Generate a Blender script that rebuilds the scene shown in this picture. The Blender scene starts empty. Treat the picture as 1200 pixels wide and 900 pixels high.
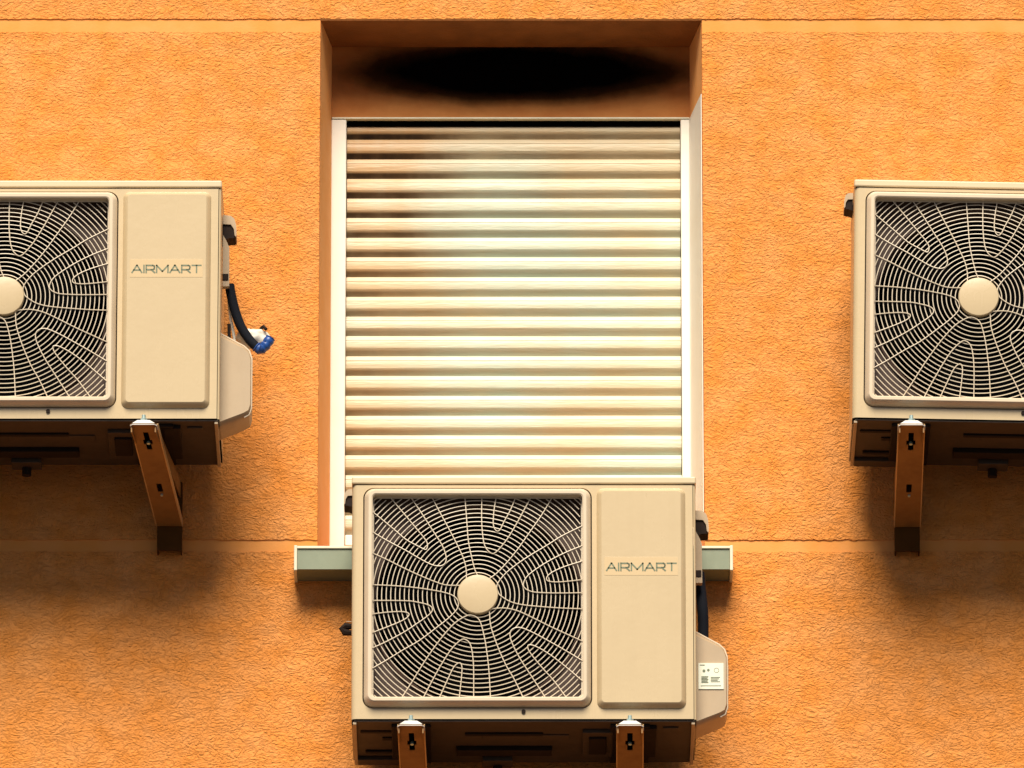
import bpy, bmesh, math, random
from mathutils import Vector, Matrix, noise
R = math.radians
S = bpy.context.scene
C = S.collection

# ---------------------------------------------------------------- camera
D, H0, PITCH, LENS = 26.0, 10.65, R(19), 411.5
cd = bpy.data.cameras.new('camera'); cam = bpy.data.objects.new('camera', cd); C.objects.link(cam)
cd.sensor_width = 36; cd.lens = LENS; cd.clip_start = .1; cd.clip_end = 500
CAMP = Vector((0, -D, H0 - D*math.tan(PITCH)))
cam.location = CAMP; cam.rotation_euler = (R(90)+PITCH, 0, 0)
S.camera = cam
S.render.resolution_x, S.render.resolution_y = 1024, 768
# ---------------------------------------------------------------- sky, sun, exposure
SUN_EL, SUN_AZ = 49, 4          # azimuth: degrees to the left of straight out from the wall
w = bpy.data.worlds.new('World'); S.world = w; w.use_nodes = True
nt = w.node_tree; bgn = nt.nodes['Background']
sky = nt.nodes.new('ShaderNodeTexSky'); sky.sky_type = 'NISHITA'; sky.sun_disc = False
sky.sun_elevation = R(SUN_EL); sky.sun_rotation = R(180+SUN_AZ)
sky.dust_density = .7; sky.air_density = .4; sky.ozone_density = .2
nt.links.new(sky.outputs[0], bgn.inputs[0]); bgn.inputs[1].default_value = .05
sl = bpy.data.lights.new('sun', 'SUN'); sun = bpy.data.objects.new('sun', sl); C.objects.link(sun)
sl.energy = 5.0; sl.angle = R(33); sl.color = (1, .90, .74)
sd = Vector((-math.sin(R(SUN_AZ))*math.cos(R(SUN_EL)), -math.cos(R(SUN_AZ))*math.cos(R(SUN_EL)), math.sin(R(SUN_EL))))
sun.rotation_euler = sd.to_track_quat('Z', 'Y').to_euler(); sun.location = sd*20
S.view_settings.view_transform = 'Standard'; S.view_settings.look = 'None'
S.view_settings.exposure = .40; S.view_settings.gamma = 1

# ---------------------------------------------------------------- helpers
FP = LENS/36*1200
def at(px, py, y):
    """point of the place seen at photo position (px, py) on the vertical plane y"""
    u, v = (px-600)/FP, (450-py)/FP
    d = Vector((u, math.cos(PITCH)-v*math.sin(PITCH), math.sin(PITCH)+v*math.cos(PITCH)))
    return CAMP + d*((y-CAMP.y)/d.y)
def ax(px, py, y): return at(px, py, y).x
def az(py, y): return at(600, py, y).z

SHARP = 38
class MB:
    def __init__(s): s.v = []; s.f = []; s.sm = []
    def add(s, vs, fs, smooth=False):
        o = len(s.v); s.v += [Vector(p) for p in vs]
        for f in fs: s.f.append([i+o for i in f]); s.sm.append(smooth)
        return s
    def box(s, a, b):
        (x0, y0, z0), (x1, y1, z1) = [min(p) for p in zip(a, b)], [max(p) for p in zip(a, b)]
        return s.add([(x0,y0,z0),(x1,y0,z0),(x1,y1,z0),(x0,y1,z0),(x0,y0,z1),(x1,y0,z1),(x1,y1,z1),(x0,y1,z1)],
                     [(0,1,5,4),(1,2,6,5),(2,3,7,6),(3,0,4,7),(4,5,6,7),(3,2,1,0)])
    def cbox(s, a, b, c=.002):
        """box with chamfered edges"""
        (x0, y0, z0), (x1, y1, z1) = [min(p) for p in zip(a, b)], [max(p) for p in zip(a, b)]
        bm = bmesh.new(); vs = [bm.verts.new(p) for p in [(x0,y0,z0),(x1,y0,z0),(x1,y1,z0),(x0,y1,z0),(x0,y0,z1),(x1,y0,z1),(x1,y1,z1),(x0,y1,z1)]]
        for f in [(0,1,5,4),(1,2,6,5),(2,3,7,6),(3,0,4,7),(4,5,6,7),(3,2,1,0)]: bm.faces.new([vs[i] for i in f])
        bmesh.ops.bevel(bm, geom=bm.edges[:], offset=c, segments=2, affect='EDGES', profile=.5)
        bm.verts.index_update()
        s.add([v.co.copy() for v in bm.verts], [[v.index for v in f.verts] for f in bm.faces]); bm.free(); return s
    def loft(s, loops, cap0=False, cap1=False, smooth=False):
        n = len(loops[0]); vs = [p for l in loops for p in l]; fs = []
        for k in range(len(loops)-1):
            for i in range(n):
                j = (i+1) % n; fs.append((k*n+i, k*n+j, (k+1)*n+j, (k+1)*n+i))
        s.add(vs, fs, smooth)
        if cap0: s.add(loops[0], [list(range(n))[::-1]])
        if cap1: s.add(loops[-1], [list(range(n))])
        return s
    def tube(s, pts, r, n=6, closed=False, caps=True, smooth=True):
        pts = [Vector(p) for p in pts]; rs = r if isinstance(r, list) else [r]*len(pts); loops = []
        m = len(pts)
        for i, p in enumerate(pts):
            a = pts[(i-1) % m] if closed or i > 0 else p
            b = pts[(i+1) % m] if closed or i < m-1 else p
            t = (b-a).normalized(); up = Vector((0,1,0)) if abs(t.y) < .9 else Vector((0,0,1))
            e1 = t.cross(up).normalized(); e2 = t.cross(e1)
            loops.append([p + (e1*math.cos(2*math.pi*k/n) + e2*math.sin(2*math.pi*k/n))*rs[i] for k in range(n)])
        if closed: loops.append(loops[0])
        return s.loft(loops, caps and not closed, caps and not closed, smooth)
    def cyl(s, c, axis, r, h, n=24, r2=None):
        c = Vector(c); axis = Vector(axis).normalized()
        e1 = axis.orthogonal().normalized(); e2 = axis.cross(e1); r2 = r if r2 is None else r2
        l0 = [c+(e1*math.cos(2*math.pi*k/n)+e2*math.sin(2*math.pi*k/n))*r for k in range(n)]
        l1 = [c+axis*h+(e1*math.cos(2*math.pi*k/n)+e2*math.sin(2*math.pi*k/n))*r2 for k in range(n)]
        return s.loft([l0, l1], True, True)
    def prism(s, poly, y0, y1):
        """poly: (x, z) outline, counter-clockwise or not, extruded along y"""
        return s.loft([[(x, y0, z) for x, z in poly], [(x, y1, z) for x, z in poly]], True, True)
    def build(s, name, mat, parent=None, loc=None, bevel=0, autosmooth=False):
        o0 = Vector(parent_world(parent)) if parent else (Vector(loc) if loc else Vector((0,0,0)))
        me = bpy.data.meshes.new(name); me.from_pydata([v-o0 for v in s.v], [], s.f)
        bm = bmesh.new(); bm.from_mesh(me)
        bmesh.ops.remove_doubles(bm, verts=bm.verts[:], dist=1e-6)
        bmesh.ops.recalc_face_normals(bm, faces=bm.faces[:])
        if bevel: bmesh.ops.bevel(bm, geom=[e for e in bm.edges if e.is_manifold and e.calc_face_angle(0) > R(25)], offset=bevel, segments=2, affect='EDGES', profile=.5, clamp_overlap=True)
        bm.to_mesh(me); bm.free()
        if any(s.sm) or autosmooth:
            me.shade_smooth(); me.set_sharp_from_angle(angle=R(SHARP))
        me.materials.append(mat)
        ob = bpy.data.objects.new(name, me); C.objects.link(ob)
        if parent: ob.parent = parent
        else: ob.location = o0
        return ob
def parent_world(p):
    v = Vector((0,0,0))
    while p: v += p.location; p = p.parent
    return v
def thing(name, loc, label, cat, group=None):
    o = bpy.data.objects.new(name, None); C.objects.link(o); o.location = loc; o.empty_display_size = .05
    return tag(o, label, cat, group)
def tag(o, label=None, cat=None, group=None, kind=None):
    for k, v in (('label', label), ('category', cat), ('group', group), ('kind', kind)):
        if v: o[k] = v
    return o
def rrect(x0, x1, z0, z1, r, y, n=8):
    pts = []
    for cx, cz, a0 in ((x1-r, z1-r, 0), (x0+r, z1-r, 90), (x0+r, z0+r, 180), (x1-r, z0+r, 270)):
        for k in range(n+1):
            a = R(a0+90*k/n); pts.append(Vector((cx+r*math.cos(a), y, cz+r*math.sin(a))))
    return pts
def spline(pts, k=6):
    out = []
    P = [pts[0]]+list(pts)+[pts[-1]]
    for i in range(1, len(P)-2):
        a, b, c, d = [Vector(q) for q in P[i-1:i+3]]
        for j in range(k):
            t = j/k
            out.append(.5*((2*b)+(c-a)*t+(2*a-5*b+4*c-d)*t*t+(3*b-a-3*c+d)*t**3))
    out.append(Vector(P[-2])); return out

# ---------------------------------------------------------------- materials
def mat(name, col, rough=.5, metal=0, spec=.5):
    m = bpy.data.materials.new(name); m.use_nodes = True; b = m.node_tree.nodes['Principled BSDF']
    b.inputs['Base Color'].default_value = (*col, 1); b.inputs['Roughness'].default_value = rough
    b.inputs['Metallic'].default_value = metal; b.inputs['Specular IOR Level'].default_value = spec
    return m
class NT:
    def __init__(s, m): s.t = m.node_tree; s.b = s.t.nodes['Principled BSDF']; s.geo = s.t.nodes.new('ShaderNodeNewGeometry')
    def n(s, typ, **kw):
        nd = s.t.nodes.new('ShaderNode'+typ)
        for k, v in kw.items():
            if k in nd.inputs: nd.inputs[k].default_value = v
            else: setattr(nd, k, v)
        return nd
    def l(s, a, b): s.t.links.new(a, b)
    def vec(s, scale, off=(0,0,0), rot=(0,0,0)):
        mp = s.n('Mapping'); mp.inputs['Scale'].default_value = scale; mp.inputs['Location'].default_value = off; mp.inputs['Rotation'].default_value = rot
        s.l(s.geo.outputs['Position'], mp.inputs[0]); return mp.outputs[0]
    def noise(s, v, scale, detail=3, rough=.5, dist=0, typ=None):
        nd = s.n('TexNoise'); nd.inputs['Scale'].default_value = scale; nd.inputs['Detail'].default_value = detail
        nd.inputs['Roughness'].default_value = rough; nd.inputs['Distortion'].default_value = dist
        if typ: nd.noise_type = typ
        s.l(v, nd.inputs['Vector']); return nd.outputs[0]
    def ramp(s, f, stops):
        r = s.n('ValToRGB'); e = r.color_ramp.elements
        while len(e) < len(stops): e.new(.5)
        for el, (p, c) in zip(e, stops): el.position = p; el.color = (*c, 1) if len(c) == 3 else c
        s.l(f, r.inputs[0]); return r.outputs[0]
    def mix(s, f, a, b, mode='MIX'):
        m = s.n('MixRGB'); m.blend_type = mode
        for i, x in ((0, f), (1, a), (2, b)):
            if hasattr(x, 'is_linked') or hasattr(x, 'links'): s.l(x, m.inputs[i])
            else: m.inputs[i].default_value = x if i == 0 else (*x, 1)
        return m.outputs[0]
    def math(s, op, a, b=0.0, clamp=False):
        m = s.n('Math'); m.operation = op; m.use_clamp = clamp
        for i, x in ((0, a), (1, b)):
            if hasattr(x, 'links'): s.l(x, m.inputs[i])
            else: m.inputs[i].default_value = x
        return m.outputs[0]
    def bump(s, h, dist, strength=1, prev=None):
        b = s.n('Bump'); b.inputs['Distance'].default_value = dist; b.inputs['Strength'].default_value = strength
        s.l(h, b.inputs['Height'])
        if prev: s.l(prev, b.inputs['Normal'])
        return b.outputs[0]
    def col(s, c): s.l(c, s.b.inputs['Base Color'])
    def nrm(s, c): s.l(c, s.b.inputs['Normal'])

def stucco_mat(name, relief, amp, c0, c1, oval=False):
    m = mat(name, c0, .85, spec=.25); t = NT(m)
    v = t.vec((1, 1, 1.55)); wv = t.noise(t.vec((1,1,1)), 14, 3, .5)
    # warp the coordinates so that the trowel marks wander
    add = t.n('VectorMath'); add.operation = 'MULTIPLY_ADD'
    wcol = t.n('TexNoise'); wcol.inputs['Scale'].default_value = 18; wcol.inputs['Detail'].default_value = 2
    t.l(v, wcol.inputs['Vector']); t.l(wcol.outputs['Color'], add.inputs[0]); add.inputs[1].default_value = (.05, .05, .05); t.l(v, add.inputs[2])
    a = t.noise(add.outputs[0], 104, 3, .62, .3)
    b = t.noise(add.outputs[0], 150, 2, .5)
    ridge = t.math('ABSOLUTE', t.math('SUBTRACT', a, .5)); ridge = t.math('MULTIPLY', t.math('MINIMUM', ridge, .12), 6.0)
    h = t.math('ADD', t.math('MULTIPLY', a, 1.2), t.math('MULTIPLY', ridge, .10)); h = t.math('ADD', h, t.math('MULTIPLY', b, .55))
    col = t.mix(t.ramp(wv, [(.35, (0,0,0)), (.65, (1,1,1))]), c0, c1)
    big = t.noise(t.vec((.8,1,1.2)), 3.5, 4, .6)
    col = t.mix(t.math('MULTIPLY', t.ramp(big, [(.4, (0,0,0)), (.75, (1,1,1))]), .25), col, tuple(x*k for x, k in zip(c0, (.9, .8, .65))))
    if oval:  # soft black oval with an uneven rim
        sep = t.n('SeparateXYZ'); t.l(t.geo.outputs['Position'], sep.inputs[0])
        cx, cz = oval[0]; rx, rz = oval[1]
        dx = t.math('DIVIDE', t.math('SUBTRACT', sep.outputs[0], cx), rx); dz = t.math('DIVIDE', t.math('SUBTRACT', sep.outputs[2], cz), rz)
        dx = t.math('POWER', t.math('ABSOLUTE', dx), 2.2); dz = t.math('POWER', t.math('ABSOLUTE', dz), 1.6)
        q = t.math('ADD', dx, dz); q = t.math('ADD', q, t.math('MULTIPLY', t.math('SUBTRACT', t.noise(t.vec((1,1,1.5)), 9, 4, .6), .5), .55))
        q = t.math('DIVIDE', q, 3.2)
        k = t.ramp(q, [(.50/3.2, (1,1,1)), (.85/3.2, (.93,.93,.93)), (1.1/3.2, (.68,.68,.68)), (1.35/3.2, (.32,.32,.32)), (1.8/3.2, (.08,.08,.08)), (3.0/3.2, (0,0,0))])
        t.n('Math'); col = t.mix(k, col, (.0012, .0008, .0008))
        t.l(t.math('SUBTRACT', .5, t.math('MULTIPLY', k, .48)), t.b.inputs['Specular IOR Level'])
    t.col(col)
    t.nrm(t.bump(h, amp, relief)); return m

M = {}
WC0, WC1 = (.80, .285, .052), (.83, .34, .096)
M['stucco'] = stucco_mat('orange textured stucco', 1.0, .0062, WC0, WC1)
M['groove'] = stucco_mat('smooth orange render', .5, .0007, (.79, .315, .070), (.82, .35, .10))
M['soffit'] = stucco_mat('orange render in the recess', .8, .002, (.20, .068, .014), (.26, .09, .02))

def grimy(name, c, c2, rough, spec=.5, scale=7, bumpd=0, metal=0, streak=.25, amt=.5):
    m = mat(name, c, rough, metal, spec); t = NT(m)
    a = t.noise(t.vec((1, 1, 1)), scale, 5, .65)
    s = t.noise(t.vec((1, 1, .06)), 26, 3, .6)
    k = t.math('ADD', t.math('MULTIPLY', t.ramp(a, [(.42, (0,0,0)), (.8, (1,1,1))]), amt), t.math('MULTIPLY', t.ramp(s, [(.5, (0,0,0)), (.8, (1,1,1))]), streak), True)
    fine = t.noise(t.vec((1,1,1)), 220, 2, .5)
    k = t.math('ADD', k, t.math('MULTIPLY', t.ramp(fine, [(.68, (0,0,0)), (.78, (1,1,1))]), .18), True)
    t.col(t.mix(k, c, c2))
    t.l(t.math('ADD', rough, t.math('MULTIPLY', k, .25)), t.b.inputs['Roughness'])
    if bumpd: t.nrm(t.bump(a, bumpd, 1))
    return m
M['casing'] = grimy('cream painted steel', (.575, .45, .275), (.45, .335, .18), .26, bumpd=.0012, scale=5, streak=.25, amt=.45)
M['cover'] = grimy('cream painted lid', (.66, .53, .34), (.50, .40, .24), .35, streak=.1, amt=.4)
M['bezel'] = grimy('cream plastic bezel', (.68, .56, .41), (.52, .39, .25), .28, scale=11, streak=.1, amt=.35)
M['plastic'] = grimy('cream plastic valve cover', (.44, .33, .21), (.32, .22, .13), .45, scale=12, amt=.4)
M['wire'] = grimy('cream coated wire', (.74, .64, .50), (.60, .47, .30), .4, scale=30, amt=.3)
M['shroud'] = grimy('fan shroud darkened for shade', (.06, .03, .02), (.03, .017, .012), .6, scale=20)  # cream plate; the shade behind the grille is put into its colour
M['pan'] = grimy('base pan darkened for shade', (.045, .028, .019), (.022, .014, .010), .6, scale=14)  # same metal as the casing, with the underside's shade painted in
M['black'] = grimy('black interior', (.002, .002, .002), (.004, .003, .003), .9, spec=0)
M['blade'] = mat('dark fan plastic', (.003, .003, .003), .9, spec=0)
M['dark'] = grimy('dark brown plastic', (.022, .013, .010), (.010, .007, .006), .7, spec=.15)
M['zinc'] = grimy('galvanised bracket steel', (.27, .135, .035), (.15, .07, .018), .5, metal=.2, scale=18, amt=.6)
M['leg_shade'] = grimy('bracket steel darkened for shade', (.10, .040, .010), (.05, .022, .006), .95, spec=.03, scale=16)  # wall leg: the unit's shadow is painted into the steel colour
M['edge'] = grimy('flange steel lightened as lit edge', (.62, .40, .18), (.42, .24, .09), .4, metal=.3, scale=30)  # paler than the bracket: light caught on the edges is painted in
M['bolt'] = grimy('zinc bolt', (.45, .58, .55), (.3, .4, .38), .3, metal=.5, scale=50)
M['washer'] = grimy('white rubber washer', (.70, .68, .64), (.45, .40, .33), .5, scale=50)
M['ink'] = mat('grey green ink', (.15, .18, .11), .5)
M['plate'] = grimy('printed name strip', (.625, .47, .27), (.56, .42, .23), .26, scale=12, amt=.3)
M['sill'] = grimy('grey green metal sill', (.225, .265, .185), (.14, .16, .10), .45, scale=9, amt=.5)
M['silledge'] = grimy('pale sill edge', (.74, .72, .56), (.5, .46, .32), .45, scale=20)
M['rail'] = grimy('cream window frame', (.93, .89, .79), (.86, .73, .52), .5, scale=4, amt=.35, streak=.15)
M['pipe'] = grimy('navy foam pipe sleeve', (.004, .006, .012), (.009, .010, .014), .8, spec=.2)
M['blue'] = grimy('blue tape', (.012, .07, .30), (.01, .03, .14), .35, scale=60)
M['white'] = grimy('white insulation putty', (.78, .74, .66), (.5, .44, .34), .55, scale=40)
M['sticker'] = grimy('white sticker', (.78, .79, .66), (.66, .64, .46), .35, scale=20)

PITCH_S = (az(163.8, .2005)-az(557, .2005))/17.0; ZTOP_S = az(163.8, .2005)+PITCH_S
# shutter slats: cream aluminium with greenish fading and brown grime plus painted shade under the lintel and at the left
m = mat('cream shutter slat', (.8, .7, .48), .42); t = NT(m)
sep = t.n('SeparateXYZ'); t.l(t.geo.outputs['Position'], sep.inputs[0])
v1 = t.noise(t.vec((1, 1, 1.2)), 3.2, 3, .55); st = t.noise(t.vec((.12, 1, 1)), 120, 3, .6)
c = t.mix(t.ramp(v1, [(.38, (0,0,0)), (.62, (1,1,1))]), (.64, .545, .36), (.55, .60, .475))
c = t.mix(t.math('MULTIPLY', t.ramp(st, [(.5, (0,0,0)), (.72, (1,1,1))]), .16), c, (.55, .42, .22))
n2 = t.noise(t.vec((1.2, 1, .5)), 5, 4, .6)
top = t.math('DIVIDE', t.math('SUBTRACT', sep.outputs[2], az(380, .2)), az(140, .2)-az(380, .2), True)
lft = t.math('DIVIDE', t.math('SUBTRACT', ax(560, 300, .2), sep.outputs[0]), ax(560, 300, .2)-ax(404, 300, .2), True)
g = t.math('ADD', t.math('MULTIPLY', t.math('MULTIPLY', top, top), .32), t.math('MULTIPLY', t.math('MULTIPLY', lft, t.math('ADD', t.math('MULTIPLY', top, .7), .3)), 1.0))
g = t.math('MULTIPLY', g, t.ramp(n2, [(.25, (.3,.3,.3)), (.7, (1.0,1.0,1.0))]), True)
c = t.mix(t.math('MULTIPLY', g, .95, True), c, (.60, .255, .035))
M['slat'] = m
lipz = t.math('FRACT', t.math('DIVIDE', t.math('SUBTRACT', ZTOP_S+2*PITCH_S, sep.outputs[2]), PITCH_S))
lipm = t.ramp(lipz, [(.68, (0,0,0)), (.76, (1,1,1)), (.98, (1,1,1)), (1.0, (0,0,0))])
dirt_shade = t.math('ADD', .10, t.math('MULTIPLY', g, 1.5), True)  # lip dirt mixed with shade painted between the slats
dirt_shade = t.math('MULTIPLY', dirt_shade, t.ramp(t.noise(t.vec((.5, 1, 1)), 30, 4, .6), [(.25, (.6,.6,.6)), (.6, (1,1,1))]))
c = t.mix(t.math('MULTIPLY', lipm, dirt_shade), c, (.16, .075, .014))
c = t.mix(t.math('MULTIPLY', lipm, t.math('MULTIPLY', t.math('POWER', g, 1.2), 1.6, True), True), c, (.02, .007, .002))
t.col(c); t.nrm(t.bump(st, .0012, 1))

# ---------------------------------------------------------------- ground
g = MB().add([(-60,-60,0),(60,-60,0),(60,60,0),(-60,60,0)], [(0,1,2,3)])
m = mat('asphalt ground', (.05, .05, .048), .95); t = NT(m)
t.col(t.mix(t.noise(t.vec((1,1,1)), 40, 5, .7), (.03, .029, .027), (.055, .05, .046))); t.nrm(t.bump(t.noise(t.vec((1,1,1)), 180, 3), .004))
tag(g.build('ground', m), kind='structure')

# ---------------------------------------------------------------- facade
RD = .18                                     # depth of the window recess
GD = .0028                                    # depth of the smooth bands
XL, XR = ax(373.6, 330, 0), ax(824.4, 330, 0)    # opening
ZT = az(22, 0); ZB = az(648, 0)
Z1 = az(37.5, 0); Z2 = az(632.5, 0); Z3 = az(646.5, 0)
WX, WZ = 9.0, 15.0
fac = thing('facade_wall', (0, .2, 0), 'orange rough stucco house wall with smooth horizontal bands around the shuttered window', 'wall')
TH = .42
for a, b in (((-WX, GD, 0), (XL, TH, WZ)), ((XR, GD, 0), (WX, TH, WZ)), ((XL, GD, ZT), (XR, TH, WZ)), ((XL, GD, 0), (XR, TH, ZB))):
    MB().box(a, b).build('wall_band', M['groove'], fac)
rnd = random.Random(4)
def panel(x0, x1, z0, z1, rough=(1,1,1,1)):
    """stucco field with a slightly ragged edge; rough = bottom, right, top, left"""
    out = []
    def edge(a, b, k, nx, nz):
        L = math.hypot(b[0]-a[0], b[1]-a[1]); n = max(1, int(L/.005)) if k else 1
        for i in range(n):
            f = i/n; x = a[0]+(b[0]-a[0])*f; z = a[1]+(b[1]-a[1])*f
            if k and 0 < i and abs(x) < 2.2 and H0-1.4 < z < H0+1.4:
                d = (noise.noise(Vector((x*70, z*70, 3)))*.0024 + noise.noise(Vector((x*210, z*210, 9)))*.0014)*k
                x += nx*d; z += nz*d
            out.append((x, z))
    edge((x0,z0), (x1,z0), rough[0], 0, 1); edge((x1,z0), (x1,z1), rough[1], 1, 0)
    edge((x1,z1), (x0,z1), rough[2], 0, 1); edge((x0,z1), (x0,z0), rough[3], 1, 0)
    return MB().prism(out, 0, GD+.004).build('stucco_panel', M['stucco'], fac)
panel(-WX, WX, ZT, WZ, (1,0,0,0))
panel(-WX, XL, Z2, Z1, (1,.5,1,0)); panel(XR, WX, Z2, Z1, (1,0,1,.5))
panel(-WX, WX, 0, Z3, (0,0,1,0))
# recess: soffit, jambs (splayed), back strip above the shutter
BXL, BXR = ax(387.5, 100, RD), ax(809.5, 100, RD)
E = .0015
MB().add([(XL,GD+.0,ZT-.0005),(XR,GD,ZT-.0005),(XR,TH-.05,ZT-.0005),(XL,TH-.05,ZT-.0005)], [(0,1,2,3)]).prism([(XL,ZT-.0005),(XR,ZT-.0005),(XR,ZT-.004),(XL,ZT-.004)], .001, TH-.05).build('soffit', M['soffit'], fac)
M['reveal'] = stucco_mat('smooth peach reveal', .4, .0007, (.82, .37, .11), (.84, .41, .15))
def jamb(xf, xb, sg):
    pl_ = [(xf, .001), (xb, RD), (xb, RD+.10), (xb-sg*.004, RD+.10), (xb-sg*.004, RD+.004), (xf-sg*.001, .004)]
    return MB().loft([[(x, y, z) for x, y in pl_] for z in (ZB, ZT-.004)], True, True).build('jamb', M['reveal'], fac)
jamb(XL+.001, BXL+.0026, 1); jamb(XR-.001, BXR-.0026, -1)
ZX = az(138, RD)                             # lower edge of the strip above the shutter

# ---------------------------------------------------------------- shuttered window
win = thing('shuttered_window', (0, RD, ZB), 'recessed window closed by a cream roller shutter, soft black oval above the slats', 'window')
c0 = at(606, 84, RD); oval = ((c0.x, c0.z), ((ax(795,90,RD)-ax(415,90,RD))/2, (az(50,RD)-az(122,RD))/2))
M['boxm'] = stucco_mat('orange render with black oval', .6, .0012, (.46, .155, .03), (.54, .21, .05), oval)
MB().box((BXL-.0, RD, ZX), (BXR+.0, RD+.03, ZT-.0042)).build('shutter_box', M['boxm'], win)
MB().box((BXL+.004, RD-.004, ZX-.0035), (BXR-.004, RD+.028, ZX-.0002)).build('box_lip', M['silledge'], win)
SY = RD+.030                                 # shutter plane
SX0, SX1 = ax(404.5, 400, SY), ax(799, 400, SY)
ZS = az(645, SY)
# guide rails
def rail(px0, px1, y0, y1, mt=M['rail']):
    return MB().cbox((px0, y0, ZS-.02), (px1, y1, ZX-.0045), .0025).build('guide_rail', mt, win)
MB().cbox((BXL+.0025, RD-.002, ZS-.02), (SX0+.001, RD+.05, ZX-.0045), .0025).build('guide_rail', M['rail'], win)
MB().cbox((SX1-.001, RD-.002, ZS-.02), (BXR-.0025, RD+.05, ZX-.0045), .0025).build('guide_rail', M['rail'], win)
# cream jamb lining, right side only
MB().loft([[(XR-.0035,.004,ZS-.02),(XR-.0035,.004,ZX-.005),(BXR-.0045,RD-.003,ZX-.005),(BXR-.0045,RD-.003,ZS-.02)], [(XR-.0022,.004,ZS-.02),(XR-.0022,.004,ZX-.005),(BXR-.0024,RD-.003,ZX-.005),(BXR-.0024,RD-.003,ZS-.02)]], True, True).build('jamb_lining', M['rail'], win)
# pocket behind the slats
MB().box((BXL, SY+.032, ZS-.02), (BXR, SY+.05, ZT-.01)).build('backing', M['black'], win)
ztops = az(147.5, SY); pitch = (az(163.8, SY-.0095)-az(557, SY-.0095))/17.0
ztop = az(163.8, SY-.0095)+pitch
prof = [(0, 0), (.0002, -.0095), (.0060, -.0122), (.0110, -.0136), (.0116, -.0128), (.0124, -.0138), (.0190, -.0147), (.0250, -.0148), (.0300, -.0143), (.0305, -.0133), (.0312, -.0142), (.0335, -.0128), (.0385, -.0085), (.0450, -.0035), (.0485, -.0010)]
sc = pitch/.0485
base = None
MB().cbox((SX0, RD+.012, ZX-.0045-.0135), (SX1, RD+.016, ZX-.003), .001).build('box_shadow_strip', M['black'], win)  # black strip standing in for the box's shadow on the top slat
for k in range(21):
    zt = ztop-k*pitch
    if k == 0:
        mb = MB(); p = [(y+.0, -a*sc) for a, y in prof]; front = [(SY+y, z) for y, z in p]
        back = [(SY+y+.0015, z-.0) for y, z in p][::-1]
        loop = front+back
        mb.loft([[(SX0+.002, y, zt+z) for y, z in loop], [(SX1-.002, y, zt+z) for y, z in loop]], True, True, True)
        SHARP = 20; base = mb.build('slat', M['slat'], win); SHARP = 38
        off = Vector((0, SY, zt))-win.location; base.data.transform(Matrix.Translation(-off)); base.location = off
    else:
        o = base.copy(); C.objects.link(o); o.location = base.location + Vector((rnd.uniform(-.0006,.0006), rnd.uniform(-.0007,.0007), -k*pitch+rnd.uniform(-.0005,.0005)))
        o.rotation_euler = (rnd.uniform(-.05,.05), rnd.uniform(-.0012,.0012), 0)
zbot = ztop-21*pitch
MB().cbox((SX0+.002, SY-.016, max(zbot-.028, ZS)), (SX1-.002, SY+.006, zbot-.001), .002).build('bottom_rail', M['rail'], win)
# sill
SO = -.09; sx0, sx1 = ax(344.5, 655, SO), ax(859, 655, SO)
zs1 = az(641.5, SO); zs0 = az(667, SO)
MB().loft([[(sx0+.008, SO, zs0), (sx0+.008, SO, zs1), (sx0+.008, .006, zs1+.012), (sx0+.008, .006, zs0)], [(sx1-.008, SO, zs0), (sx1-.008, SO, zs1), (sx1-.008, .006, zs1+.012), (sx1-.008, .006, zs0)]], True, True).box((XL+.003, .008, zs0), (XR-.003, RD+.06, zs1+.014)).build('sill', M['sill'], win)
MB().cbox((sx0+.002, SO-.004, zs1-.0035), (sx1-.002, SO+.008, zs1+.0025), .001).build('sill_nosing', M['silledge'], win)
for xa, xb in ((sx0, sx0+.0075), (sx1-.0075, sx1)):
    MB().cbox((xa, SO-.005, zs0-.004), (xb, .0, zs1+.004), .0015).build('sill_end_cap', M['silledge'], win)

# ---------------------------------------------------------------- air conditioner (built where the middle one hangs)
FY, BY = -.42, -.10
ux0, ux1 = ax(411.5, 842, FY), ax(816.5, 842, FY)
uz0, uz1 = az(842.5, FY), az(559, FY)
uc = Vector(((ux0+ux1)/2, (FY+BY)/2, uz0))
ac = thing('air_conditioner', uc, 'cream outdoor air conditioner in the middle, white label on its valve cover', 'air conditioner', 'outdoor air conditioning units hung on the wall')
def X(px, y=FY, py=700): return ax(px, py, y)
def Z(py, y=FY): return az(py, y)
# opening of the front panel
HX0, HX1, HZ0, HZ1 = X(426.5), X(692.5), Z(829), Z(573)
cr = .012
zc = Z(568.5)                                   # seam below the lid
def front_panel():
    bm = bmesh.new()
    xr = X(812.2)
    outer = [Vector((ux0+cr, FY, uz0)), Vector((xr, FY, uz0)), Vector((xr, FY, zc)), Vector((ux0+cr, FY, zc))]
    hole = rrect(HX0-.0025, HX1+.0025, HZ0-.0025, HZ1+.0025, .024, FY)
    def ring(ps):
        vs = [bm.verts.new(p) for p in ps]; return [bm.edges.new((vs[i], vs[(i+1) % len(vs)])) for i in range(len(vs))]
    es = ring(outer)+ring(hole); bmesh.ops.triangle_fill(bm, use_beauty=True, edges=es, normal=(0,-1,0))
    bm.verts.index_update(); mb = MB(); mb.add([v.co.copy() for v in bm.verts], [[v.index for v in f.verts] for f in bm.faces]); bm.free()
    mb.loft([hole, [p+Vector((0,.02,0)) for p in hole]])
    # wrapped left corner and left return, lower return
    col = [(ux0+cr-cr*math.sin(R(a)), FY+cr-cr*math.cos(R(a))) for a in range(0, 91, 15)]+[(ux0, FY+.05)]
    mb.add([(x, y, z) for x, y in col for z in (uz0, zc)], [(2*i, 2*i+1, 2*i+3, 2*i+2) for i in range(len(col)-1)], True)
    return mb
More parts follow.
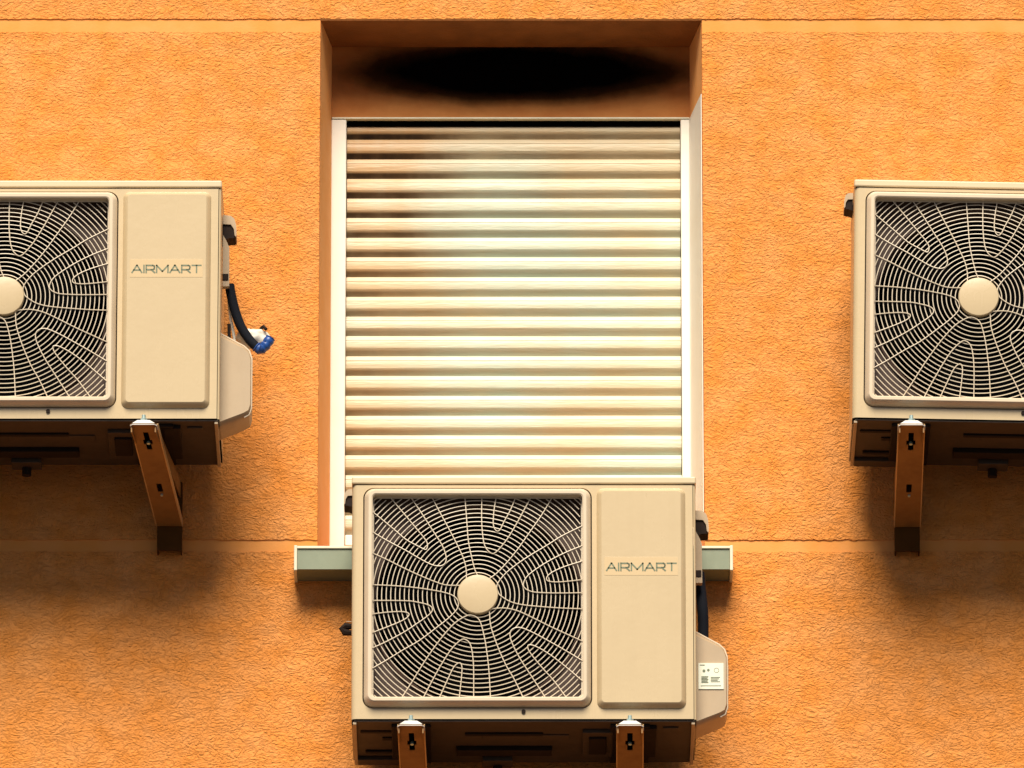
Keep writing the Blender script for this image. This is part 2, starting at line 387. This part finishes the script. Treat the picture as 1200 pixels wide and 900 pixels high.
fp = front_panel().build('front_panel', M['casing'], ac)
# right side: folded edge + side sheet
mb = MB(); xr = X(813.0)
rr = ux1-xr-.0004
col = [(xr, FY+.008), (xr, FY+.001)]+[(xr+rr*math.sin(R(a)), FY+.001+rr-rr*math.cos(R(a))) for a in range(0, 91, 15)]+[(ux1, BY)]
mb.add([(x, y, z) for x, y in col for z in (uz0-.001, zc)], [(2*i, 2*i+1, 2*i+3, 2*i+2) for i in range(len(col)-1)], True)
mb.build('side_panel', M['casing'], ac)
mb = MB().box((ux0+.0006, FY+.05, uz0), (ux0+.003, BY, zc)); mb.build('side_panel', M['casing'], ac)
MB().box((ux0+.002, BY-.004, uz0), (ux1-.001, BY, zc)).build('back_panel', M['dark'], ac)
# lid
MB().cbox((ux0-.001, FY-.004, zc+.0022), (ux1+.001, BY+.004, uz1), .0035).build('top_cover', M['cover'], ac)
MB().box((ux0+.003, FY+.003, zc-.004), (ux1-.003, BY-.006, zc+.004)).build('seam', M['black'], ac)
# bezel round the fan
def frustum(name, x0, x1, z0, z1, r, prot, ins, rim, mt, parent, open_=True):
    prots = [(0, .008), (0, -.0005), (ins*.10, -prot*.22), (ins*.78, -prot*.90), (ins, -prot)]
    loops = [rrect(x0+a, x1-a, z0+a, z1-a, max(r-a*.75, .004), FY+y) for a, y in prots]
    if open_:
        loops += [rrect(x0+a, x1-a, z0+a, z1-a, max(r-a*.75, .004), FY+y) for a, y in ((ins+rim*.7, -prot), (ins+rim, -prot+.002), (ins+rim, .010))]
    mb = MB().loft(loops, False, not open_, True)
    global SHARP; SHARP = 24; o = mb.build(name, mt, parent); SHARP = 38; return o
PR, IN, RIM = .021, .0105, .009
bez = frustum('fan_bezel', HX0, HX1, HZ0, HZ1, .023, PR, IN, RIM, M['bezel'], ac)
hub = at(559.8, 698, FY-.004)
OX0, OX1, OZ0, OZ1 = HX0+IN+RIM, HX1-IN-RIM, HZ0+IN+RIM, HZ1-IN-RIM
# shroud plate with round hole, ring lip, dark cavity
bm = bmesh.new(); PY = FY+.042
def ring(ps):
    vs = [bm.verts.new(p) for p in ps]; return [bm.edges.new((vs[i], vs[(i+1) % len(vs)])) for i in range(len(vs))]
RC = .237
circ = [Vector((hub.x+RC*math.cos(2*math.pi*k/72), PY, hub.z-.012+RC*math.sin(2*math.pi*k/72))) for k in range(72)]
es = ring([(HX0-.01, PY, HZ0-.01), (HX1+.01, PY, HZ0-.01), (HX1+.01, PY, HZ1+.01), (HX0-.01, PY, HZ1+.01)])+ring(circ)
bmesh.ops.triangle_fill(bm, use_beauty=True, edges=es, normal=(0,-1,0)); bm.verts.index_update()
mb = MB().add([v.co.copy() for v in bm.verts], [[v.index for v in f.verts] for f in bm.faces]); bm.free()
mb.loft([circ, [p+Vector((0,.05,0)) for p in circ]])
lip = [Vector((hub.x+(RC+.006)*math.cos(2*math.pi*k/72), PY-.006, hub.z-.012+(RC+.006)*math.sin(2*math.pi*k/72))) for k in range(72)]
mb.tube(lip, .004, 5, True); mb.build('fan_shroud', M['shroud'], ac)
mb = MB().box((HX0-.008, PY+.002, HZ0-.008), (HX1+.008, BY-.02, HZ1+.008)); mb.f.pop(0); mb.sm.pop(0); mb.build('cavity', M['black'], ac)
fan = MB().cyl((hub.x, PY+.02, hub.z-.012), (0,1,0), .05, .08, 24).build('fan', M['blade'], ac)
for k in range(3):
    a0 = R(120*k+20); pts = []
    N = 8; vs = []
    for i in range(N+1):
        r = .045+(RC-.06)*i/N
        for j in range(N+1):
            a = a0+R(75*(j/N-.5))*(.75+.35*i/N)+.5*i/N
            vs.append((hub.x+r*math.cos(a), PY+.05+.045*(j/N-.5), hub.z-.012+r*math.sin(a)))
    fs = [(i*(N+1)+j, i*(N+1)+j+1, (i+1)*(N+1)+j+1, (i+1)*(N+1)+j) for i in range(N) for j in range(N)]
    MB().add(vs, fs, True).build('fan_blade', M['blade'], fan)
# grille
GY = FY+.003
fr = rrect(OX0+.001, OX1-.001, OZ0+.001, OZ1-.001, .012, GY)
grl = MB().tube(fr, .0022, 6, True).build('fan_grille', M['wire'], ac)
def inside(x, z, e=.002):
    x0, x1, z0, z1, r = OX0-e, OX1+e, OZ0-e, OZ1+e, .014
    if x < x0 or x > x1 or z < z0 or z > z1: return False
    dx = max(x0+r-x, x-(x1-r), 0); dz = max(z0+r-z, z-(z1-r), 0)
    return dx*dx+dz*dz <= r*r
def bow(x, z):
    """the grille bulges out a little towards its hub"""
    return GY-.012*max(0, 1-((x-hub.x)**2+(z-hub.z)**2)/.26**2)
r0, dr = .0540, .01042
for k in range(30):
    r = r0+dr*k; n = 128 if r > .12 else 72
    pts = [(hub.x+r*math.cos(2*math.pi*i/n), hub.z+r*math.sin(2*math.pi*i/n)) for i in range(n)]
    ins = [inside(*p) for p in pts]; mb = MB()
    P3 = [Vector((x, bow(x, z), z)) for x, z in pts]
    if all(ins): mb.tube(P3, .00118, 5, True)
    else:
        st = next((i for i in range(n) if ins[i] and not ins[i-1]), None)
        if st is None: continue
        run = []
        for q in range(n+1):
            i = (st+q) % n
            if q < n and ins[i]: run.append(P3[i])
            else:
                if len(run) > 1: MB().tube(run, .00118, 5).build('ring', M['wire'], grl)
                run = []
    if mb.v: mb.build('ring', M['wire'], grl)
q1, q2, q3, q4 = (425, 570), (555, 570), (425, 695), (555, 695)
def Q(o, l): return [(o[0]+a*140/969, o[1]+b*140/969) for a, b in l]
wires = [
 Q(q1, [(215,75),(225,90),(330,215),(430,335),(500,420),(525,465),(520,505),(500,510),(440,480),(350,430),(250,345),(80,205),(68,196)]),
 Q(q1, [(385,75),(395,95),(470,205),(560,345),(640,470),(675,560),(670,620),(630,645),(560,635),(470,590),(350,520),(200,440),(80,370),(68,362)]),
 Q(q1, [(555,75),(615,190),(700,345),(770,480),(820,590),(840,680),(840,765)]),
 Q(q1, [(68,535),(190,590),(350,670),(470,725),(580,770),(680,800),(810,802)]),
 Q(q1, [(828,75),(840,220),(850,360),(860,460),(890,600),(920,700),(960,750)]),
 Q(q1, [(68,797),(250,805),(420,820),(560,840),(670,862),(740,890)])+Q(q3, [(775,70),(765,130),(700,200),(600,280),(460,385),(330,460),(200,540),(80,610),(68,618)]),
 Q(q2, [(67,75),(65,230),(70,360),(90,480),(140,540),(185,530),(270,430),(350,300),(410,190),(465,90),(472,75)]),
 Q(q2, [(185,75),(165,200),(160,310),(185,360),(215,350),(250,280),(300,190),(340,90),(345,75)]),
 Q(q2, [(645,75),(560,220),(460,365),(350,520),(250,640),(180,710),(110,760)]),
 Q(q2, [(897,313),(720,400),(600,475),(450,565),(340,640),(250,715),(190,800),(200,860)])+Q(q4, [(225,25),(300,70),(400,95),(550,110),(720,122),(897,128)]),
 Q(q2, [(897,475),(760,530),(620,600),(480,690),(420,750),(405,810),(460,850),(560,862),(720,865),(897,862)]),
 Q(q2, [(897,601),(740,650),(640,695),(595,735),(600,765),(660,775),(760,770),(897,754)]),
 Q(q3, [(68,60),(350,62),(450,75),(530,95),(565,125),(545,170),(430,255),(330,320),(200,390),(68,451)]),
 Q(q3, [(68,171),(200,155),(310,150),(365,160),(375,180),(345,210),(250,255),(68,325)]),
 Q(q3, [(317,848),(400,720),(480,590),(560,470),(650,350),(740,250),(820,195),(875,178)])+Q(q4, [(30,200),(60,250),(90,370),(110,500),(125,640),(137,858)]),
 Q(q3, [(492,848),(570,700),(650,560),(720,455),(790,385),(830,375),(870,410),(890,490),(900,620),(900,855)]),
 Q(q3, [(623,848),(690,700),(740,600),(785,565),(805,600),(800,700),(783,848)]),
 Q(q4, [(130,135),(170,125),(260,122),(360,145),(480,200),(620,270),(750,330),(897,396)]),
 Q(q4, [(128,140),(130,170),(140,270),(190,420),(260,580),(330,700),(405,855)]),
 Q(q4, [(897,557),(760,475),(620,395),(480,320),(380,280),(320,290),(295,330),(310,400),(370,520),(460,660),(587,855)]),
 Q(q4, [(897,725),(750,600),(620,500),(510,435),(450,420),(440,445),(470,500),(560,610),(650,710),(758,855)]),
]
for wl in wires:
    pts = []
    for p in spline([at(a, b, FY).to_tuple() for a, b in wl], 4):
        q = at(600, 0, FY); y = bow(p.x, p.z)-.0032
        # keep the traced position although the wire stands forward of the panel plane
        k = (y-CAMP.y)/(FY-CAMP.y); pts.append(CAMP+(p-CAMP)*k)
    MB().tube(pts, .00125, 5).build('spoke', M['wire'], grl)
hy = bow(hub.x, hub.z)
lp = [[Vector((hub.x+r*math.cos(2*math.pi*k/48), y, hub.z+r*math.sin(2*math.pi*k/48))) for k in range(48)] for r, y in ((.0470, hy+.006), (.0470, hy-.006), (.0455, hy-.0085), (.030, hy-.0105))]
MB().loft(lp, True, True, True).build('hub_cap', M['casing'], grl)
# service panel: raised field with sloping border
px0, px1, pz0, pz1 = X(699.5), X(803.5), Z(830.5), Z(572.5)
sp = frustum('service_panel', px0, px1, pz0, pz1, .016, .015, .011, 0, M['casing'], ac, False)
nx0, nx1, nz0, nz1 = X(708.5), X(794.5), Z(675, FY-.01), Z(653.5, FY-.01)
npl = MB().cbox((nx0, FY-.01545, nz0), (nx1, FY-.0145, nz1), .0002).build('name_strip', M['plate'], ac)
def stroke(mb, pts, w, y):
    for a, b in zip(pts, pts[1:]):
        a = Vector((a[0], 0, a[1])); b = Vector((b[0], 0, b[1])); d = (b-a).normalized(); nn = Vector((-d.z, 0, d.x))*w/2; e = d*w*.45
        a2, b2 = a-e, b+e
        mb.add([(p.x, y+dy, p.z) for dy in (0, .0006) for p in (a2-nn, b2-nn, b2+nn, a2+nn)], [(0,1,2,3),(4,5,6,7),(0,1,5,4),(1,2,6,5),(2,3,7,6),(3,0,4,7)])
glyph = {'A': (1.15, [[(0,0),(.55,1),(.6,1),(1.15,0)], [(.22,.34),(.93,.34)]]), 'I': (.05, [[(.02,0),(.02,1)]]),
 'R': (1.0, [[(0,0),(0,1),(.78,1),(.95,.9),(.97,.7),(.93,.5),(.78,.4),(.05,.4)], [(.6,.4),(1.0,0)]]),
 'M': (1.35, [[(0,0),(0,1),(.66,.18),(.7,.18),(1.35,1),(1.35,0)]]), 'T': (1.05, [[(0,1),(1.05,1)], [(.525,1),(.525,0)]])}
word = 'AIRMART'; gap = .24; tot = sum(glyph[c][0] for c in word)+gap*(len(word)-1)
tx0, tx1, tz0, tz1 = X(711, FY-.0157), X(792.5, FY-.0157), Z(668.5, FY-.0157), Z(660, FY-.0157)
su = (tx1-tx0)/tot; cx = tx0; mb = MB()
for i, ch in enumerate(word):
    wd, sts = glyph[ch]
    for s_ in sts: stroke(mb, [(cx+a*su, tz0+b*(tz1-tz0)) for a, b in s_], .0034, FY-.0158-.00012*(i % 3))
    cx += (wd+gap)*su
mb.build('lettering', M['ink'], npl)
MB().cyl((X(613.5), FY-.004, Z(834)), (0,1,0), .0048, .006, 12).build('screw', M['dark'], ac)
for sx, sz in ((ux0+.006, 833), (ux1-.011, 700)):
    pass
# base pan: tray and pressed details on its underside
pz = uz0-.0015
pan = MB().cbox((ux0+.006, FY+.004, pz-.004), (ux1-.004, BY, pz), .0015).build('base_pan', M['pan'], ac)
def ub(x0, x1, d0, d1, t=.006, mt='pan', nm='pan_rib'):
    return MB().cbox((x0, FY+d0, pz-.0035-t), (x1, FY+d1, pz-.0035), .002).build(nm, M[mt], pan)
L = ux0; W = ux1-ux0
for x0, x1, d0, d1, t, mt in ((.02,.10,.07,.085,.004,'dark'), (.07,.10,.12,.14,.004,'dark'), (.03,.10,.22,.235,.006,'dark'), (.012,.16,.27,.312,.010,'pan'),
        (.13,.17,.03,.24,.012,'dark'), (.26,.44,.085,.10,.006,'dark'), (.24,.46,.19,.235,.012,'dark'), (.30,.50,.10,.13,.004,'pan'),
        (.53,.60,.06,.25,.010,'pan'), (.545,.585,.09,.21,.016,'dark'), (.66,.70,.03,.25,.010,'dark'), (.715,.75,.04,.055,.005,'pan'), (.30,.37,.245,.30,.02,'pan')):
    ub(L+x0, L+x1, d0, d1, t, mt)
MB().cyl((L+.335, FY+.285, pz-.022), (0,0,-1), .011, .02, 16).build('drain_nozzle', M['dark'], pan)
for xa in (L+.004, L+W-.012):
    MB().cbox((xa, FY+.006, pz-.010), (xa+.008, BY, pz-.004), .001).build('pan_rail', M['plastic'], pan)
for xf in (482, 738):
    xa = X(xf); MB().cbox((xa-.045, FY+.02, pz-.0042), (xa+.045, BY-.02, pz-.012), .002).build('foot', M['dark'], pan)
# valve cover at the right side
VY = FY+.055
poly = [(x_, y_) for x_, y_ in ((813,738),(843,754),(849,759.5),(852,768),(852.5,828),(850,835.5),(844,839),(813,852))]
pv = [(ax(a, b, VY), az(b, VY)) for a, b in poly]; cxv = sum(p[0] for p in pv)/len(pv); czv = sum(p[1] for p in pv)/len(pv)
def shr(k): return [(x+(cxv-x)*k if x > cxv-.02 else x, z+(czv-z)*k) for x, z in pv]
vl = [[(x, VY+d, z) for x, z in shr(k)] for k, d in ((0,.10), (0,.016), (.03,.006), (.10,.0))]
vc = MB().loft(vl, True, True, True).build('valve_cover', M['plastic'], ac)
MB().tube([(x, VY+.010, z) for x, z in shr(-.0)][:7], .0022, 6).build('cover_edge', M['bezel'], vc)
# carrying handles: hood that opens downwards
def hood(px_in, px_out, py_t, py_b, y, nm='handle'):
    xi, xo = ax(px_in, py_t, y), ax(px_out, py_t, y); zt, zb = az(py_t, y), az(py_b, y); h = zt-zb
    out = [(xi, zt), (xi+(xo-xi)*.55, zt-h*.03), (xi+(xo-xi)*.82, zt-h*.16), (xo-(xo-xi)*.04, zt-h*.42), (xo, zt-h*.78), (xo-(xo-xi)*.02, zb+h*.04)]
    inn = [(xi+(xo-xi)*.86, zb+h*.10), (xi+(xo-xi)*.80, zt-h*.62), (xi+(xo-xi)*.58, zt-h*.42), (xi, zt-h*.40)]
    o = MB().prism(out+inn, y, y+.06).build(nm, M['plastic'], ac)
    MB().prism([(xi, zt-h*.36), (xi+(xo-xi)*.62, zt-h*.36), (xi+(xo-xi)*.86, zt-h*.6), (xi+(xo-xi)*.9, zb+h*.02), (xi+(xo-xi)*.45, zb), (xi, zb-h*.10)], y+.004, y+.055).build('grip_recess', M['dark'], o)
hood(814.5, 830.5, 598, 625, FY+.13)
hood(413.5, 403.0, 573, 592, FY+.13)
# coil guard strip below the handle
gy = FY+.12
MB().prism([(ax(a, b, gy), az(b, gy)) for a, b in ((815,622),(819,629),(822.5,637),(823,683),(815,683))], gy, gy+.02).build('coil_guard', M['plastic'], ac)
MB().cbox((ax(815,676,gy-.002), gy-.002, az(676,gy-.002)), (ax(822,676,gy), gy+.01, az(668,gy-.002)), .001).build('guard_clip', M['dark'], ac)

def copy_tree(o, parent=None):
    c = o.copy(); C.objects.link(c)
    if parent: c.parent = parent
    for ch in list(o.children): copy_tree(ch, c)
    return c
acL = copy_tree(ac); acL['label'] = 'cream air conditioner at the left, dark pipe with blue tape at its side'
acR = copy_tree(ac); acR['label'] = 'slightly tilted cream air conditioner at the right edge, only its fan side in view'
def hang(o, hx, hz_px, roll):
    # hub at the seen place; the unit turns about its base
    h = hub-uc; hr = Vector((h.x*math.cos(roll)+h.z*math.sin(roll), h.y, -h.x*math.sin(roll)+h.z*math.cos(roll)))
    o.location = at(hx, hz_px, hub.y)-hr; o.rotation_euler = (0, roll, 0)
hang(acL, 4.8, 348.4, 0); hang(acR, 1146.6, 349.6, R(1.1))
OL = acL.location-uc; ORr = acR.location-uc

# middle unit only: white rating label on the valve cover, plug at the left
lx0, lx1, lz0, lz1 = ax(818.5,790,VY-.002), ax(852.6,790,VY-.002), az(807.5,VY-.002), az(777,VY-.002)
lab = MB().loft([[(lx0, VY-.0022, z), (lx1-.010, VY-.0022, z), (lx1-.003, VY+.0045, z), (lx1+.0022, VY+.014, z), (lx1+.0022, VY+.06, z), (lx1+.0012, VY+.06, z), (lx1-.001, VY+.016, z), (lx1-.006, VY+.007, z), (lx1-.011, VY+.0005, z), (lx0, VY+.0005, z)] for z in (lz0, lz1)], True, True).build('rating_label', M['sticker'], vc)
mb = MB(); ly = VY-.0030
def lb(u0, u1, v0, v1): mb.box((lx0+(lx1-lx0)*u0, ly, lz0+(lz1-lz0)*v0), (lx0+(lx1-lx0)*u1, ly+.0009, lz0+(lz1-lz0)*v1))
lb(.05, .22, .91, .935)
for k in range(5): lb(.10, .34-.03*(k % 2), .46-.055*k, .49-.055*k)
for k in range(4): lb(.42, .74-.04*(k % 3), .44-.055*k, .46-.055*k)
lb(.08, .78, .12, .135)
mb.cyl((lx0+(lx1-lx0)*.19, ly, lz0+(lz1-lz0)*.70), (0,1,0), .0034, .0009, 10)
mb.cyl((lx0+(lx1-lx0)*.34, ly, lz0+(lz1-lz0)*.73), (0,1,0), .0030, .0009, 10)
mb.tube([(lx0+(lx1-lx0)*.62+.0055*math.cos(k*math.pi/6), ly+.0006, lz0+(lz1-lz0)*.72+.0055*math.sin(k*math.pi/6)) for k in range(12)], .0005, 4, True)
mb.build('print', M['ink'], lab)
ky = FY+.16
MB().tube([at(414, 734, ky), at(405, 734, ky), at(401, 737, ky), at(404, 741, ky), at(413, 742, ky)], [.006,.009,.008,.009,.006], 8).build('cable_plug', M['dark'], ac)
MB().cbox(at(412, 728, ky), at(406, 731.5, ky+.02), .001).build('plug_cap', M['bezel'], ac)

# ---------------------------------------------------------------- pipes
py_ = FY+.15
def tagp(o, *a): tag(o, *a); return o
pm = thing('refrigerant_pipe', at(824, 750, py_), 'black foam sleeved pipe behind the right side of the middle air conditioner', 'pipe', 'insulated pipes beside the air conditioners')
MB().tube(spline([at(819.5, 672, py_+.03), at(821, 690, py_+.02), at(823.5, 715, py_), at(824, 740, py_), at(823, 775, py_), at(821,800,py_+.02)], 5), .0125, 12).build('foam_sleeve', M['pipe'], pm)
plp = thing('refrigerant_pipe', at(290, 400, py_), 'dark pipe bent out beside the left air conditioner, ending in blue tape and white putty', 'pipe', 'insulated pipes beside the air conditioners')
pth = [at(269, 334, py_), at(271, 346, py_), at(276, 366, py_), at(283, 384, py_), at(293, 399, py_), at(301, 407, py_)]
MB().tube(spline(pth, 5), .0112, 12).build('foam_sleeve', M['pipe'], plp)
MB().tube(spline([at(300, 406, py_-.001), at(305, 409, py_), at(311, 405, py_), at(317, 396, py_)], 5), [.0122+.0012*math.sin(i*2.1) for i in range(16)], 12).build('blue_tape', M['blue'], plp)
MB().tube([at(309, 403, py_-.0095), at(314, 395.5, py_-.0095)], .0014, 6).build('tape_fold', M['pipe'], plp)
# lump of white putty
bm = bmesh.new(); bmesh.ops.create_icosphere(bm, subdivisions=4, radius=1)
c_ = at(297, 397, py_+.035)
for v in bm.verts:
    p = v.co.copy(); d = 1+.22*noise.noise(p*1.7+Vector((3,1,2)))+.08*noise.noise(p*5)
    v.co = Vector((p.x*.038*d, p.y*.024*d, p.z*.025*d)) ; v.co.z -= v.co.x*.05
bm.verts.index_update(); mb = MB().add([v.co+c_ for v in bm.verts], [[v.index for v in f.verts] for f in bm.faces], True); bm.free()
mb.build('putty', M['white'], plp)
MB().tube([at(306, 385, py_+.03), at(308.5, 382.5, py_+.02), at(312, 386, py_+.015)], .004, 8).build('valve_cap', M['dark'], plp)
MB().tube([at(268, 352, py_+.02), at(270, 372, py_+.02), at(274, 392, py_+.02), at(276,410,py_+.02)], .0035, 8).build('thin_pipe', M['white'], plp)
MB().tube([at(268.5, 380, py_+.012), at(268.5, 402, py_+.012)], .004, 8).build('joint', M['dark'], plp)

# ---------------------------------------------------------------- wall brackets
def bracket(fx, wx, fpy, wpy, zt, label, roll=0):
    """fx: front x (m), wx: x at the wall; zt: top of arm; fpy unused"""
    hw = .029; YF = -.455; YW = -.038
    r_ = thing('wall_bracket', (wx, 0, zt-.25), label, 'bracket', 'steel brackets carrying the air conditioners')
    zb = wpy; zl = zb+.058                    # foot of wall leg, foot of brace
    dx = wx-fx
    # arm
    mb = MB()
    for s in (-1, 1):
        a = fx+s*hw; b = wx+s*hw; e = -s*.003
        mb.loft([[(a, YF+.004, zt-.004), (a+e, YF+.004, zt-.004), (a+e, YF+.004, zt-.022), (a, YF+.004, zt-.022)], [(b, -.003, zt-.004), (b+e, -.003, zt-.004), (b+e, -.003, zt-.045), (b, -.003, zt-.045)]], True, True)
    mb.loft([[(fx-hw, YF+.004, zt-.003), (fx+hw, YF+.004, zt-.003), (fx+hw, YF+.004, zt), (fx-hw, YF+.004, zt)], [(wx-hw, -.003, zt-.003), (wx+hw, -.003, zt-.003), (wx+hw, -.003, zt), (wx-hw, -.003, zt)]], True, True)
    mb.build('arm', M['zinc'], r_)
    # wall leg: channel open to the wall
    mb = MB()
    z1 = zt-.005
    mb.box((wx-hw, YW, zb), (wx+hw, YW+.003, z1))
    mb.box((wx-hw, YW+.003, zb), (wx-hw+.003, -.001, z1)).box((wx+hw-.003, YW+.003, zb), (wx+hw, -.001, z1))
    mb.build('wall_leg', M['leg_shade'], r_)
    # brace: face with keyhole cut, side flanges
    P0 = Vector((fx, YF, zt-.004)); P1 = Vector((wx, YW-.004, zl))
    d = (P1-P0); Ln = d.length; dn = d.normalized(); sx = Vector((1,0,0)); nrm = sx.cross(dn).normalized()
    if nrm.y > 0: nrm = -nrm                  # pointing out and down, to the viewer
    def pt(u, v, n=0): return P0+dn*v+sx*u+nrm*n
    us = [-hw, -.0105, -.0062, .0062, .0105, hw]; v0 = .034
    vsx = [0, v0, v0+.032, v0+.050, v0+.072, Ln*.58, Ln*.58+.034, Ln]
    mb = MB()
    for i in range(5):
        for j in range(7):
            if i == 2 and j in (1, 2, 3): continue
            if i in (1, 3) and j == 2: continue
            if i == 2 and j == 5: continue
            a, b, c2, d2 = us[i], us[i+1], vsx[j], vsx[j+1]
            mb.add([pt(a,c2), pt(b,c2), pt(b,d2), pt(a,d2)], [(0,1,2,3)])
            mb.add([pt(a,c2,-.0025), pt(b,c2,-.0025), pt(b,d2,-.0025), pt(a,d2,-.0025)], [(0,1,2,3)])
    mb.build('brace', M['zinc'], r_)
    for s in (-1, 1):
        u = s*hw
        mb = MB(); mb.loft([[pt(u, .001, .0008), pt(u+s*.0022, .001, .0008), pt(u+s*.0022, .024, -.018), pt(u, .024, -.018)], [pt(u, Ln, .0008), pt(u+s*.0022, Ln, .0008), pt(u+s*.0022, Ln, -.018), pt(u, Ln, -.018)]], True, True)
        mb.build('flange', M['edge'] , r_)
    # rolled lip at the front corner
    mb = MB(); mb.tube([pt(-hw-.001, .020, .0015), pt(-hw-.001, .003, .0015), pt(-hw+.004, -.0012, .0015), pt(hw-.004, -.0012, .0015), pt(hw+.001, .003, .0015), pt(hw+.001, .020, .0015)], .0016, 6).build('front_lip', M['washer'], r_)
    # dark backing plate behind the slots
    MB().loft([[pt(-.018, v0-.008, -.010), pt(.018, v0-.008, -.010), pt(.018, v0-.008, -.012), pt(-.018, v0-.008, -.012)], [pt(-.018, v0+.085, -.010), pt(.018, v0+.085, -.010), pt(.018, v0+.085, -.012), pt(-.018, v0+.085, -.012)]], True, True).build('slot_plate', M['black'], r_)
    MB().cyl(pt(0, v0+.048, -.006), nrm, .0042, .006, 10).build('bolt', M['bolt'], r_)
    MB().cyl(pt(.001, Ln*.58+.045, -.001), nrm, .0032, .005, 10).build('bolt', M['bolt'], r_)
    # washer plate and bolt on top, in front of the unit
    yb = YF+.018
    MB().loft([[(fx-.026, YF+.005, zt+.0005), (fx+.026, YF+.005, zt+.0005), (fx+.026, FY-.0055, zt+.0005), (fx-.026, FY-.0055, zt+.0005)], [(fx-.014, YF+.008, zt+.009), (fx+.014, YF+.008, zt+.009), (fx+.014, FY-.0055, zt+.009), (fx-.014, FY-.0055, zt+.009)]], True, True).build('washer', M['washer'], r_)
    MB().cyl((fx, yb, zt+.009), (0,0,1), .0085, .006, 6).cyl((fx, yb, zt+.015), (0,0,1), .0048, .009, 12).build('top_bolt', M['bolt'], r_)
    return r_
ZD = .009
def brk(fpx, fpy, wpx, wpy, dz, label):
    zt = az(fpy, -.45)
    return bracket(ax(fpx, fpy+8, -.455), ax(wpx, wpy, -.038), 0, az(wpy, -.038), zt, label)
bL = brk(168, 496.0, 198.4, 645, 0, 'slanted steel bracket under the right end of the left air conditioner, leaning to the right')
bR = brk(1068.4, 496.5, 1063.5, 646, 0, 'steel bracket under the left end of the tilted air conditioner at the right edge')
b1 = brk(481.5, 848.5, 488, 997, 0, 'steel bracket under the fan side of the middle air conditioner')
b2 = brk(738.3, 848.5, 738, 997, 0, 'steel bracket under the name strip side of the middle air conditioner')
b3 = brk(168-257, 496.0, 198-262, 645, 0, 'outer steel bracket under the far left end of the left air conditioner')
b4 = brk(1068+257, 501.5, 1062+252, 650, 0, 'outer steel bracket under the far right end of the tilted air conditioner')
